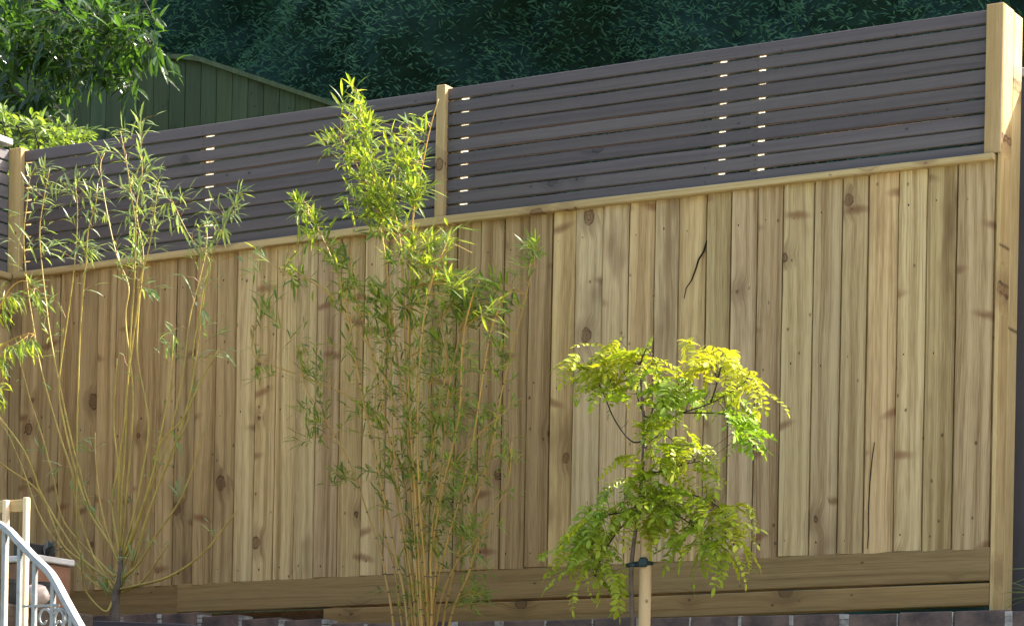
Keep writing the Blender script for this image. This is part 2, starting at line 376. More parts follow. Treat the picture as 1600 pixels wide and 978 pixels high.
def sloped(x0, x1, y0, y1, zl0, zl1, zh0, zh1, b=.003, n=6, jit=.0):
    """a long horizontal board whose lower and upper edges follow the fence line"""
    mb = MB(); ring = []
    for k in range(n + 1):
        t = k / n; x = (x1 - x0) * t; lo = zl0 + (zl1 - zl0) * t - zl0; hi = zh0 + (zh1 - zh0) * t - zl0
        w_ = rng.uniform(-jit, jit) if 0 < k < n else 0
        lo += w_; hi += w_
        mb.v += [(x, y0 + b, lo), (x, y0, lo + b), (x, y0, hi - b), (x, y0 + b, hi), (x, y1, hi), (x, y1, lo)]
    for k in range(n):
        for j in range(6): mb.f.append((k * 6 + j, (k + 1) * 6 + j, (k + 1) * 6 + (j + 1) % 6, k * 6 + (j + 1) % 6))
    mb.f.append(tuple(range(6))); mb.f.append(tuple(n * 6 + j for j in range(6))[::-1])
    return mb
# capping rail under the trellis, one length per bay
for x0, x1 in ((X_LEFT, X_MID), (X_MID + .001, X_END + .045)):
    fpart('capping_rail', sloped(x0, x1, -.05, .03, z_low(x0), z_low(x1), z_rail(x0), z_rail(x1), .004, 6, .001), M['rail'], (x0, 0, z_low(x0)))
# gravel boards
xs = at(281, 940, 0).x; x510 = at(510, 960, 0).x; XP0, XP1 = at(1553, 700, 0).x, at(1565, 400, 0).x
xe = XP0 - .001
g0 = .004
fpart('gravel_board', sloped(X_LEFT, xs - .001, -.016, .03, z_gs(X_LEFT) - .012, z_gs(xs) - .012, z_bot(X_LEFT) - g0, z_bot(xs) - g0), M['gravel'], (X_LEFT, 0, z_gs(X_LEFT) - .012), col=(.92, .9, .88))
fpart('gravel_board', sloped(xs, xe, -.02, .03, z_gs(xs) + .009, z_gs(xe) + .009, z_bot(xs) - g0, z_bot(xe) - g0, .004, 10, .001), M['gravel'], (xs, 0, z_gs(xs) + .009), col=(1, 1, 1))
zb5 = at(510, 985, 0).z; zbe = at(1550, 946, 0).z
fpart('gravel_board', sloped(x510, xe, -.022, .03, zb5, zbe, z_gs(x510), z_gs(xe), .004, 10, .001), M['gravel'], (x510, 0, zb5), col=(1.12, 1.06, 1.0))
# dark slats, ten per bay
NS = 10
def slatbay(x0, x1, dz=0):
    for k in range(NS):
        f0, f1 = k / NS, (k + 1) / NS
        def zz(x, f): return z_rail(x) + .002 + (z_top(x) + dz - z_rail(x)) * f
        gap = .0092 + rng.uniform(-.003, .002); gap2 = .0092 + rng.uniform(-.003, .002)
        mb = sloped(x0, x1, -.006 + rng.uniform(-.0015, .0015), .013, zz(x0, f0), zz(x1, f0), zz(x0, f1) - gap, zz(x1, f1) - gap2, .0025, 10, .0013)
        t = rng.uniform(.86, 1.14)
        ob = fpart('slat', mb, M['slat'], (x0, 0, zz(x0, f0)), col=(t, t, t * rng.uniform(.98, 1.04)))
        for px in (320, 720, 1103, 1183):
            x = at(px, 200, 0).x
            if x0 < x < x1:
                for dz_ in (.3, .7) if px in (320, 1183) else (.5,):
                    link('screw', SCREW, None, ob, (x - x0 + rng.uniform(-.006, .006), -.0068, zz(x, f0) - zz(x0, f0) + (zz(x, f1) - zz(x, f0) - .009) * dz_))
slatbay(X_LEFT + .02, X_MID - .002); slatbay(X_MID + .002, X_END + .03)
# upright battens the slats are screwed to
for px in (324, 722, 1125, 1186):
    x = at(px, 200, .02).x
    wb = .035
    fpart('batten', MB().box(0, wb, 0.0145, .075, 0, z_top(x) - z_rail(x) - .01, .002), M['batten'], (x - wb, 0, z_rail(x) + .004))
# raw red-brown strips behind some of the gaps
for (pa_, pb_, ks) in ((735, 1088, (3, 4, 5)), (1200, 1540, (2, 3, 4)), (345, 560, (4, 5)), (60, 310, (3,))):
    xa_, xb_ = at(pa_, 200, .02).x, at(pb_, 200, .02).x
    for k in ks:
        za_, zb_ = [z_rail(x) + (z_top(x) - z_rail(x)) * (k + 1) / NS - .012 for x in (xa_, xb_)]
        fpart('backing_strip', sloped(xa_, xb_, .015, .02, za_, zb_, za_ + .010, zb_ + .010, .001, 3), M['backing'], (xa_, 0, za_))
# posts
zt = at(1563, 8, 0).z
zr_end = z_rail(X_END + .02)
fpart('post_strip', MB().box(0, XP1 - X_END - .002, -.028, -.0205, 0, zt - zr_end - .004, .0025), M['post'], (X_END + .001, 0, zr_end + .004), col=(.80, .75, .74))
zfoot = at(1565, 947, 0).z
fpart('post', MB().box(XP0 - X_END, XP1 - X_END, -.020, .086, -.16, zt - zfoot, .003), M['post'], (X_END, 0, zfoot), col=(1.0, .96, .88))
fpart('post', MB().box(XP0 - X_END, XP1 - X_END, .0885, .180, -.16, zt - zfoot - .004, .003), M['post'], (X_END, 0, zfoot), col=(.96, .92, .84))
zm0 = z_rail(X_MID)
fpart('post', MB().box(-.022, .022, -.032, .05, 0, at(693, 136, 0).z - zm0 - .002, .003), M['post'], (X_MID, 0, zm0 + .002), col=(.84, .80, .76))
zl0 = z_rail(X_LEFT)
fpart('post', MB().box(-.050, .022, -.036, .05, 0, at(33, 232, 0).z - zl0, .003), M['post'], (X_LEFT, 0, zl0 - .006), col=(.9, .84, .75))

# ------------------------------------------------------------------ return fence at the left corner, coming towards the camera
ret = tag(empty('return_fence', (X_LEFT - .05, 0, 0)), 'return length of slatted fence at the left edge, sunlit on its top slats', 'fence')
xr = X_LEFT - .05
def rpart(name, mb, mat, loc, col=None): return fpart(name, mb, mat, loc, ret, col)
zrt = z_top(X_LEFT) + .005; zrr = z_rail(X_LEFT)
LEN = 2.0
for k in range(NS):
    h = (zrt - zrr) / NS; t = rng.uniform(.92, 1.1)
    rpart('slat', MB().box(-.013, .006, -LEN, -.04, 0, h - .008, .0025), M['slaty'], (xr, 0, zrr + .002 + k * h), (t, t, t))
rpart('capping_rail', MB().box(-.03, .035, -LEN, -.035, 0, .028, .004), M['raily'], (xr, 0, zrr - .03))
rpart('top_capping', MB().box(-.03, .03, -LEN, -.04, 0, .03, .004), M['cap'], (xr, 0, zrt + .012))
yb = -.02; zb0 = z_bot(X_LEFT)
i = 0
while yb > -LEN:
    wd = rng.uniform(.1, .115); t = rng.uniform(.72, .9)
    rpart('board', MB().box(-.004, .012 + rng.uniform(-.003, .003), -wd + .002, 0, 0, zrr - .034 - zb0, .003), M['board'], (xr, yb, zb0), (t, t * .96, t * .9)); yb -= wd
rpart('gravel_board', MB().box(-.02, .012, -LEN, -.03, -.0, .15, .004), M['raily'], (xr, 0, zb0 - .155), (.7, .66, .6))
rpart('gravel_board', MB().box(-.02, .014, -LEN, -.03, -.5, .14, .004), M['raily'], (xr, 0, zb0 - .30), (.7, .66, .6))
rpart('post', MB().box(-.09, -.016, -.10, -.02, -.5, zrt + .4, .004), M['post'], (xr, -LEN + .1, 0), (.9, .85, .8))

# ------------------------------------------------------------------ grey wall beyond the right hand post
gw = tag(empty('grey_wall', (X_END + .2, .27, 0)), 'dark grey painted wall beyond the tall end post, pale coping on top', 'wall')
ztw = at(1590, 108, .27).z
fpart('wall', MB().box(-.25, 3.2, 0, .12, -.1, ztw - .035, .004), M['grey'], (X_END + .2, .27, 0), gw)
fpart('plinth', MB().box(-.25, 3.2, -.02, -.002, -.1, at(1595, 912, .27).z, .004), M['grey'], (X_END + .2, .27, 0), gw, (.7, .7, .7))
fpart('coping', MB().box(-.26, 3.2, -.012, .135, 0, .034, .004), M['cap'], (X_END + .2, .27, ztw - .034), gw)

# ------------------------------------------------------------------ brick wall at the foot of the fence
bw = tag(empty('brick_wall', (0, -.1, -.6)), 'low dark brick wall with pale mortar under the fence', 'wall')
yb = -.135
def bpx(x, ztop, col, wid=.213, hgt=.065, y=yb, dep=.1, tilt=0):
    o = MB().box(0, wid, 0, dep, -hgt, 0, .004).build('brick', M['brick'], bw, Vector((x, y + rng.uniform(-.004, .004), ztop)) - bw.location)
    o.color = (*col, 1); o.rotation_euler.y = tilt + rng.uniform(-.006, .006); return o
zw_r, zw_l = at(1550, 953, yb).z, at(800, 968, yb).z
xR, xL = at(1550, 953, yb).x, at(800, 968, yb).x
def ztopw(x): return zw_l + (zw_r - zw_l) * (x - xL) / (xR - xL)
x = at(1640, 950, yb).x + .5; mort = MB(); blobs = MB()
k = 0
while x > at(500, 970, yb).x:
    wd = .21
    for row in range(3):
        off = .11 if row % 2 else 0
        bpx(x - wd + off, ztopw(x) - .076 * row + rng.uniform(-.003, .002), (1, 1, 1))
    # squeezed mortar in the head joint, rough and pale
    s = rng.uniform(.004, .034) if rng.random() < .6 else -.004
    for q in range(3):
        mort.box(x + .001 - s * .5, x + .010 + s * .6, yb - rng.uniform(0, .006), yb + .09, ztopw(x) - .02 * (q + 1) - .004, ztopw(x) - .02 * q - rng.uniform(.001, .006), .002)
    x -= wd + .0115; k += 1
xl_end = x + wd + .0115
mort.box(x + .2, at(1640, 950, yb).x + .5, yb + .012, yb + .1, -.6, ztopw(xL) - .035)
# left stretch, one course higher and out of level
yl = -.17
bx0 = at(60, 965, yl).x; x = at(505, 968, yl).x; P0, P1 = at(280, 957, yl), at(500, 967, yl)
while x > bx0:
    wd = rng.choice((.21, .2, .215)); zc = P0.z + (P1.z - P0.z) * (x - P0.x) / (P1.x - P0.x) + rng.uniform(-.004, .004)
    zc = min(zc, P0.z)
    for row in range(3): bpx(x - wd + (.1 if row % 2 else 0), zc - .076 * row, (1, 1, 1), wd, y=yl, tilt=-.02 if row == 0 else 0)
    s = rng.uniform(.008, .018)
    for q in range(3): mort.box(x - s * .4, x + .010 + s * .7, yl - rng.uniform(0, .006), yl + .08, zc - .022 * (q + 1), zc - .022 * q - rng.uniform(.0, .008), .002)
    x -= wd + .012
mort.box(bx0 - .2, at(505, 968, yl).x, yl + .012, yl + .13, -.6, P1.z - .03)
mort.build('mortar', M['mortar'], bw, -bw.location)

# ------------------------------------------------------------------ old raked fence behind
YO = 3.0
old = tag(empty('old_fence', at(300, 250, YO)), 'weathered dark green board fence with a sloping top, behind the trellis', 'fence')
def otop(px):
    pts = [(-200, 86), (285, 86), (314, 90), (525, 160), (600, 186)]
    for (a, b), (c, d) in zip(pts, pts[1:]):
        if px <= c: return b + (d - b) * (px - a) / (c - a)
    return pts[-1][1]
px = 20.0
while px < 560:
    p0 = at(px, 200, YO); p1 = at(px + 24.6, 200, YO); wd = p1.x - p0.x
    za, zb_ = at(px, otop(px) + 7, YO).z, at(px + 24.6, otop(px + 24.6) + 7, YO).z
    mb = MB(); th = .016
    zbase = -.1
    vs = []
    for y0, y1, zt0, zt1, zbm in ((-th * .8, -th * .7, za, zb_, zbase),):
        vs = [(0, y0, zbm), (wd * .95, y1, zbm), (wd * .95, .008, zbm), (0, .008, zbm), (0, y0, zt0), (wd * .95, y1, zt1), (wd * .95, .008, zt1), (0, .008, zt0)]
    mb.add(vs, [(0, 1, 5, 4), (1, 2, 6, 5), (2, 3, 7, 6), (3, 0, 4, 7), (4, 5, 6, 7), (3, 2, 1, 0)])
    t = rng.uniform(.8, 1.15)
    fpart('board', mb, M['oldboard'], (p0.x, YO, 0), old, (t * rng.uniform(.95, 1.05), t, t * rng.uniform(.9, 1.1))); px += 24.6
pa = at(20, 200, YO + .03); pb = at(560, 190, YO + .03)
fpart('backing', MB().box(0, pb.x - pa.x, 0, .02, -.1, at(560, 185, YO).z), M['dbark'], (pa.x, YO + .012, 0), old)  # dark board added so the shaded gaps between boards read as lines
for a, b in ((20, 285), (285, 314), (314, 570)):
    pa, pb = at(a, otop(a), YO - .03), at(b, otop(b), YO - .03)
    mb = MB(); vs = []
    for p in (pa, pb):
        q = p - pa
        vs += [(q.x, -.02, q.z - .028), (q.x, .07, q.z - .028), (q.x, .07, q.z), (q.x, -.02, q.z)]
    mb.add(vs, [(0, 1, 5, 4), (1, 2, 6, 5), (2, 3, 7, 6), (3, 0, 4, 7), (0, 3, 2, 1), (4, 5, 6, 7)])
    fpart('capping', mb, M['oldboard'], pa, old, (1.25, 1.2, 1.2))

# ------------------------------------------------------------------ tall hedge
YH = 4.6
hedge = tag(empty('conifer_hedge', (-3, YH + 1, -.1)), 'tall dark clipped conifer hedge filling the background', 'hedge')
nx, nz = 180, 70
hx0, hx1, hz0, hz1 = -14.0, 8.0, -.1, 5.6
mb = MB()
def hbump(x, z): return .26 * math.sin(x * 1.9 + .7 * math.sin(z * 2.1)) * math.sin(z * 1.7 + x * .4) + .13 * math.sin(x * 5.1 + z * 1.3) * math.sin(z * 4.3 - x) + .06 * math.sin(x * 11.3 + 2 * math.sin(z * 5)) * math.sin(z * 9.7 + x * 3)
for i in range(nx + 1):
    for k in range(nz + 1):
        x = hx0 + (hx1 - hx0) * i / nx; z = hz0 + (hz1 - hz0) * k / nz
        mb.v.append((x, YH + .1 + hbump(x, z) + max(0, z - 5.2) * .8, z))
for i in range(nx):
    for k in range(nz): mb.f.append((i * (nz + 1) + k, (i + 1) * (nz + 1) + k, (i + 1) * (nz + 1) + k + 1, i * (nz + 1) + k + 1))
n0 = len(mb.v)
mb.v += [(hx0, YH + 2.2, hz0), (hx1, YH + 2.2, hz0), (hx1, YH + 2.2, hz1), (hx0, YH + 2.2, hz1)]
mb.f += [(n0, n0 + 3, n0 + 2, n0 + 1), (nz, (nx) * (nz + 1) + nz, n0 + 2, n0 + 3), (0, nz, n0 + 3, n0), (nx * (nz + 1), n0 + 1, n0 + 2, nx * (nz + 1) + nz)]
fpart('core', mb, M['hedgecore'], (0, 0, 0), hedge)
r2 = np.random.default_rng(5)
mb = MB()
for _ in range(110000):
    x = r2.uniform(-11, 4); z = r2.uniform(1.3, 5.0)
    p = (x, YH + .1 + hbump(x, z) - r2.uniform(-.04, .13), z)
    sx = r2.choice((-1, 1)) if r2.random() < .3 else -1
    d = (sx * r2.uniform(.1, 1), -r2.uniform(.1, .9), r2.uniform(-.7, .9)); nrm = (r2.uniform(-.4, .4), -.8, r2.uniform(.2, 1))
    mb.leaf(p, d, nrm, r2.uniform(.025, .065), r2.uniform(.009, .016), r2.uniform(0, .3), .2, 1)
o = fpart('foliage', mb, M['hedgeleaf'], (0, 0, 0), hedge); o['kind'] = 'stuff'

# ------------------------------------------------------------------ foliage helpers
def spline(P, n=5):
    """Catmull-Rom through the points"""
    P = [Vector(p) for p in P]; Q = [P[0] * 2 - P[1]] + P + [P[-1] * 2 - P[-2]]; out = []
    for i in range(1, len(Q) - 2):
        for k in range(n):
            t = k / n; a, b, c, d = Q[i - 1:i + 3]
            out.append(.5 * ((2 * b) + (c - a) * t + (2 * a - 5 * b + 4 * c - d) * t * t + (3 * b - 3 * c + d - a) * t ** 3))
    out.append(P[-1]); return out

def nearest(p, canes):
    best = None
    for ci, pts in enumerate(canes):
        for q in pts:
            e = (q - p).length + max(0, q.z - p.z) * .8
            if best is None or e < best[0]: best = (e, ci, q)
    return best
def rv(s=1.0): return Vector((rng.uniform(-s, s), rng.uniform(-s, s), rng.uniform(-s, s)))
def spray(mb, tw, q, p, nl, L, W, twig_r=.0012, droop=.25, spread=.9, secs=2, upb=.2):
    """a thin twig from q to p with leaves along its outer end"""
    v = p - q; mid = q + v * .5 + Vector((0, 0, v.length * .08)) + rv(.01)
    tw.tube([q, mid, p], twig_r, twig_r * .5, 3, False)
    d = v.normalized() if v.length > .01 else Vector((0, 0, 1))
    seg = min(v.length, L * 1.3)
    for k in range(nl):
        t = k / max(1, nl - 1); b = p - d * seg * (1 - t) * .8
        dr = (d * .7 + rv(spread) + Vector((0, 0, upb))).normalized() if t < .99 else (d + rv(.3)).normalized()
        mb.leaf(b, dr, Vector((rng.uniform(-.5, .5), -rng.uniform(.2, .8), 1)), L * rng.uniform(.65, 1.15), W * rng.uniform(.8, 1.15), rng.uniform(0, droop * 2), .25, secs)

# ------------------------------------------------------------------ willow shrub on the left
YW = -1.0
wil = tag(empty('willow_shrub', at(181, 975, YW)), 'young willow shrub with bare yellow canes fanning from one trunk', 'shrub')
def pp(lst, y0, y1): 
    n = len(lst) - 1; return [at(a, b, y0 + (y1 - y0) * i / n) for i, (a, b) in enumerate(lst)]
trunk = spline(pp([(179, 1010), (179, 966), (181, 930), (187, 905), (189, 872), (188, 850)], YW, YW))
MB().tube(trunk, .027, .0045, 10).build('trunk', M['bark'], wil, -wil.location, True)
WC = [[(180, 925), (160, 890), (143, 862), (118, 783), (113, 740), (91, 672), (64, 576), (51, 502), (42, 441), (37, 371), (42, 320), (47, 275)],
      [(186, 880), (178, 862), (138, 783), (125, 736), (111, 685), (83, 550), (71, 465), (62, 371), (67, 320), (78, 262)],
      [(150, 905), (125, 864), (120, 817), (120, 759), (121, 648), (125, 522), (130, 455), (135, 404), (138, 360), (149, 320), (153, 295)],
      [(186, 872), (177, 857), (165, 823), (155, 776), (149, 709), (149, 676)],
      [(187, 865), (182, 840), (175, 783), (184, 729), (179, 682), (178, 640), (183, 560)],
      [(188, 855), (186, 766), (188, 709), (196, 648), (202, 556), (206, 489), (210, 438), (212, 354), (206, 310), (199, 263), (188, 205)],
      [(188, 855), (190, 780), (196, 690), (199, 600), (216, 472), (218, 440), (233, 387), (243, 320), (247, 290)],
      [(192, 870), (199, 857), (216, 810), (236, 749), (256, 655), (266, 600), (271, 520)],
      [(190, 900), (209, 884), (233, 796), (256, 739), (280, 688), (297, 640), (301, 553), (312, 489), (317, 455), (324, 418), (351, 354), (372, 305)],
      [(190, 905), (216, 881), (243, 837), (280, 783), (304, 722), (321, 668)],
      [(188, 920), (206, 916), (263, 901), (314, 867), (348, 827), (370, 798)],
      [(190, 925), (219, 911), (243, 880), (263, 850)],
      [(178, 930), (165, 955), (135, 925), (128, 890), (126, 860)],
      [(182, 928), (148, 911), (121, 884), (81, 837), (57, 793), (37, 736), (18, 690), (-8, 640)],
      [(184, 915), (155, 893), (111, 864), (91, 837), (61, 769), (13, 732), (-15, 712)],
      [(170, 905), (121, 864), (67, 776), (54, 742), (34, 698), (-10, 640)],
      [(180, 900), (162, 884), (101, 817), (84, 749), (64, 675), (50, 634), (34, 576), (25, 545)],
      [(192, 866), (210, 800), (222, 740), (232, 660), (215, 560), (217, 480), (224, 400), (213, 330), (222, 270), (219, 215), (222, 190)],
      [(192, 872), (218, 805), (240, 735), (252, 690), (285, 655), (310, 603), (341, 546)],
      [(190, 860), (198, 770), (205, 690), (208, 610), (196, 500), (201, 448), (182, 398), (165, 320), (157, 262), (163, 240)],
      [(195, 880), (225, 790), (262, 690), (285, 590), (296, 500), (311, 440), (322, 390), (324, 345)],
      [(205, 885), (232, 800), (262, 720), (285, 660), (302, 590), (319, 460), (328, 410), (300, 375), (281, 340), (270, 315)],
      [(186, 880), (172, 850), (140, 800), (118, 735), (100, 660), (92, 600), (108, 480), (118, 400), (121, 330), (118, 290)]]
wl = []; 
for k, c in enumerate(WC):
    dy = rng.uniform(-.25, .28); P = spline(pp(c, YW, YW + dy)); wl.append(P)
tops = [(118, 285, 5), (112, 300, 4), (152, 305, 7), (148, 325, 5), (163, 238, 7), (180, 200, 3), (187, 205, 2), (221, 183, 3), (222, 205, 4), (219, 240, 6), (226, 255, 5), (238, 257, 5), (230, 275, 5), (136, 388, 10), (134, 380, 9), (140, 395, 8),
        (210, 392, 9), (208, 380, 8), (214, 400, 7), (197, 335, 6), (203, 350, 6), (255, 304, 5), (262, 318, 4), (277, 335, 4), (282, 352, 4), (324, 332, 8), (322, 350, 6), (376, 300, 9), (370, 310, 6), (349, 357, 5), (352, 340, 4), (315, 387, 5), (332, 378, 4),
        (47, 275, 4), (60, 292, 5), (75, 262, 4), (85, 285, 5), (66, 310, 4), (90, 300, 4), (60, 372, 4), (78, 385, 5), (72, 380, 4), (50, 440, 4), (46, 455, 4), (72, 465, 3), (76, 480, 2), (28, 545, 5), (36, 560, 3), (232, 330, 4), (240, 300, 4), (197, 300, 4), (215, 290, 4), (235, 360, 3), (190, 250, 3), (205, 270, 4), (225, 320, 4), (245, 350, 3), (300, 380, 3), (365, 335, 4),
        (265, 520, 4), (272, 545, 5), (258, 540, 3), (318, 485, 3), (345, 520, 3), (352, 545, 3), (396, 395, 3), (125, 690, 2), (92, 730, 2), (240, 720, 2), (275, 690, 2), (150, 905, 3), (195, 905, 4), (170, 915, 3), (180, 905, 3), (165, 900, 3), (205, 870, 2), (300, 600, 2), (310, 560, 2), (245, 450, 3), (230, 440, 2), (115, 770, 2), (140, 790, 2), (280, 770, 2), (62, 700, 2)]
lf = [MB() for _ in WC]; tg = [MB() for _ in WC]
for (a, b, n) in tops:
    e = None
    P = at(a, b, YW); _, ci, q = nearest(P, wl)
    P = at(a, b, q.y + rng.uniform(-.05, .05))
    if (P - q).length > .12: q = q + (P - q) * .3
    if (P - q).length < .03: q = q - Vector((0, 0, .05))
    spray(lf[ci], tg[ci], q, P, n + 3, .085, .0125, .0016, .35, .85)
for k, P in enumerate(wl):
    if len(WC[k]) > 8:
        for _ in range(9):
            j = rng.randint(int(len(P) * .55), len(P) - 1); q = P[j]; p = q + Vector((rng.uniform(-.07, .07), rng.uniform(-.06, .04), rng.uniform(.0, .09)))
            spray(lf[k], tg[k], q, p, rng.randint(2, 5), .065, .0095, .0012, .3, .9)
    for _ in range(3):
        j = rng.randint(4, len(P) - 2); q = P[j]; p = q + Vector((rng.uniform(-.05, .05), rng.uniform(-.05, .03), rng.uniform(.01, .06)))
        spray(lf[k], tg[k], q, p, rng.randint(1, 3), .045, .008, .0011, .3, .9)
    r0 = rng.uniform(.0048, .0066)
    top = len(WC[k]) > 7
    c = MB().tube(P, r0, .0016 if top else .003, 6).build('cane', M['willowcane'], wil, -wil.location, True)
    if lf[k].v: 
        o = lf[k].build('foliage', M['willowleaf'], c); o['kind'] = 'stuff'
        tg[k].build('twigs', M['redtip'], c)['kind'] = 'stuff'

# ------------------------------------------------------------------ second plant at the left edge
YB2 = -1.15
edge = tag(empty('edge_bamboo', at(-40, 1010, YB2)), 'sunlit yellow green leafy clump just entering at the left edge, in front of the fence', 'bamboo')
ec = [spline(pp([(-40, 1020), (-45, 800), (-30, 600), (0, 480), (30, 440), (60, 450)], YB2, YB2 - .05)), spline(pp([(-50, 1020), (-60, 800), (-40, 640), (-10, 560), (20, 530), (55, 520)], YB2, YB2 + .1)),
      spline(pp([(-30, 1020), (-40, 850), (-30, 700), (-12, 620), (8, 590)], YB2, YB2 - .1))]
for k, P in enumerate(ec):
    c = MB().tube(P, .005, .0016, 6).build('cane', M['bamboocane'], edge, -edge.location, True)
    lfm, twm = MB(), MB()
    for (a, b, n, kk) in ((15, 462, 8, 0), (5, 450, 7, 0), (30, 470, 6, 0), (48, 462, 4, 0), (65, 470, 3, 0), (0, 490, 7, 0), (-20, 470, 8, 0), (20, 545, 8, 1), (35, 535, 8, 1), (5, 555, 8, 1), (48, 530, 5, 1), (-10, 540, 8, 1), (5, 600, 6, 2), (-5, 620, 7, 2), (-15, 590, 7, 2)):
        if kk != k: continue
        for rep in range(2):
            p = at(a + rng.uniform(-8, 8), b + rng.uniform(-8, 8), YB2 + rng.uniform(-.12, .08)); _, _, q = nearest(p, [P])
            spray(lfm, twm, q + (p - q) * .2, p, n // 2 + 1, .085, .012, .0012, .5, .7, 2, -.5)
    o = lfm.build('foliage', M['bambooleaf'], c); o['kind'] = 'stuff'; twm.build('twigs', M['bamboocane'], c)['kind'] = 'stuff'

# ------------------------------------------------------------------ bamboo in the middle
YB = -.62
bam = tag(empty('bamboo_clump', at(660, 1040, YB)), 'tall feathery bamboo clump with golden canes and sunlit tip, centre of the fence', 'bamboo')
BC = [[(655, 1040), (650, 940), (636, 860), (618, 700), (610, 560), (604, 430), (592, 330), (578, 240), (562, 165), (560, 140)],
      [(662, 1040), (655, 930), (648, 800), (636, 620), (628, 450), (622, 370), (616, 300), (632, 225), (640, 190)],
      [(620, 1040), (612, 960), (606, 905), (593, 865), (575, 800), (552, 735), (515, 670), (482, 610), (470, 560)],
      [(672, 1040), (666, 900), (655, 780), (650, 650), (660, 520), (680, 430), (705, 385), (735, 395)],
      [(676, 1040), (682, 930), (700, 850), (722, 770), (738, 700), (752, 600), (765, 520), (790, 465), (805, 450)],
      [(668, 1040), (670, 900), (690, 780), (716, 650), (725, 540), (735, 470), (750, 440)],
      [(640, 1040), (632, 930), (615, 860), (590, 740), (560, 600), (540, 480), (520, 410), (490, 345), (458, 312)],
      [(650, 1040), (640, 900), (622, 780), (600, 650), (575, 530), (555, 450), (545, 400)],
      [(682, 1040), (700, 930), (728, 830), (760, 720), (785, 600), (815, 480), (838, 395)],
      [(658, 1040), (660, 880), (668, 760), (690, 640), (700, 560), (690, 500)],
      [(645, 1040), (640, 950), (645, 850), (640, 740), (655, 620), (640, 540)],
      [(670, 1040), (675, 960), (672, 860), (690, 760), (745, 680), (790, 640)],
      [(635, 1040), (628, 960), (618, 900), (600, 820), (590, 700), (585, 620), (600, 540)],
      [(664, 1040), (662, 960), (656, 820), (630, 690), (610, 610), (560, 520), (500, 450), (440, 425)],
      [(690, 1040), (705, 960), (730, 900), (755, 830), (790, 760), (800, 690)],
      [(652, 1040), (648, 900), (650, 760), (625, 600), (600, 400), (590, 320), (550, 240), (530, 215)],
      [(660, 1040), (650, 820), (640, 600), (640, 420), (645, 330), (655, 270), (672, 200), (683, 155)],
      [(645, 1040), (650, 920), (663, 800), (676, 700), (670, 600)],
      [(666, 1040), (678, 900), (684, 800), (690, 700), (702, 600), (720, 520)],
      [(655, 1040), (648, 930), (637, 800), (625, 730), (580, 640), (480, 590), (400, 560), (395, 520)],
      [(672, 1040), (690, 940), (712, 880), (745, 840), (762, 800)]]
bl = [];
BY = [-.05, -.02, .05, -.40, -.42, -.42, -.02, .08, .05, -.1, .1, -.1, .12, .0, -.15, .0, -.05, .1, -.05, .1, -.2]
for k, c in enumerate(BC):
    bl.append(spline(pp([(a + rng.uniform(-3, 3), b) for a, b in c], YB + rng.uniform(-.08, .08), YB + BY[k])))
CL = [(560, 155, 20, 22, 7), (575, 200, 18, 25, 8), (545, 228, 26, 28, 6), (590, 240, 36, 32, 13), (600, 300, 42, 38, 24), (636, 255, 26, 32, 12), (570, 315, 36, 30, 11), (640, 205, 14, 20, 4), (650, 300, 18, 26, 6), (505, 222, 14, 10, 3), (470, 325, 16, 18, 5), (495, 360, 22, 24, 6), (520, 405, 22, 24, 6), (610, 345, 40, 20, 10),
      (690, 385, 42, 24, 11), (700, 440, 40, 26, 14), (730, 465, 44, 30, 22), (765, 485, 26, 22, 8), (640, 400, 40, 30, 9), (455, 430, 18, 20, 4), (420, 470, 14, 30, 3),
      (545, 440, 34, 36, 9), (565, 500, 38, 46, 11), (605, 470, 38, 46, 11), (655, 480, 36, 40, 10), (650, 560, 74, 56, 32), (720, 560, 54, 56, 20), (640, 650, 76, 56, 34), (720, 655, 62, 56, 28), (680, 735, 78, 46, 30), (620, 740, 46, 40, 12), (560, 630, 36, 56, 10), (490, 560, 26, 66, 10),
      (480, 660, 26, 40, 8), (530, 745, 28, 18, 5), (780, 560, 26, 46, 7), (790, 700, 24, 60, 9), (738, 850, 36, 56, 14), (690, 840, 46, 46, 14), (640, 840, 36, 40, 6), (835, 390, 14, 18, 4), (815, 430, 18, 20, 2), (735, 930, 24, 30, 9), (400, 565, 22, 46, 4), (395, 400, 10, 15, 1), (640, 930, 50, 30, 6), (700, 780, 40, 40, 12)]
lf = [MB() for _ in BC]; tg = [MB() for _ in BC]
for (a, b, sx, sy, n) in CL:
    for _ in range(int(n * (1.7 if b < 500 else 2.1) + .5)):
        u, v = rng.gauss(0, .55), rng.gauss(0, .55)
        p = at(a + u * sx, b + v * sy, YB + rng.uniform(-.18, .18)); _, ci, q = nearest(p, bl)
        p = at(a + u * sx, b + v * sy, q.y + rng.uniform(-.14, .1))
        if (p - q).length < .04: q = q - Vector((0, 0, .06))
        spray(lf[ci], tg[ci], q, p, rng.randint(5, 8) if b < 500 else rng.randint(4, 7), .085 if b < 500 else .062, .0135 if b < 500 else .0092, .0011, .15, .95, 2, .35)
for k, P in enumerate(bl):
    r0 = rng.uniform(.0042, .0068)
    mb = MB().tube(P, r0, .0018, 7)
    c = mb.build('cane', M['bamboocane'], bam, -bam.location, True)
    nd = MB()
    for j in range(2, len(P) - 8, 3):
        t = j / len(P); r = r0 + (.0018 - r0) * t; d = (P[j + 1] - P[j]).normalized()
        nd.tube([P[j] - d * .003, P[j], P[j] + d * .003], [r * 1.02, r * 1.3, r * 1.02], None, 7, False)
    nd.build('nodes', M['bark'], c, smooth=True)['kind'] = 'stuff'
    if lf[k].v:
        o = lf[k].build('foliage', M['bambooleaf'], c); o['kind'] = 'stuff'; tg[k].build('twigs', M['bamboocane'], c)['kind'] = 'stuff'

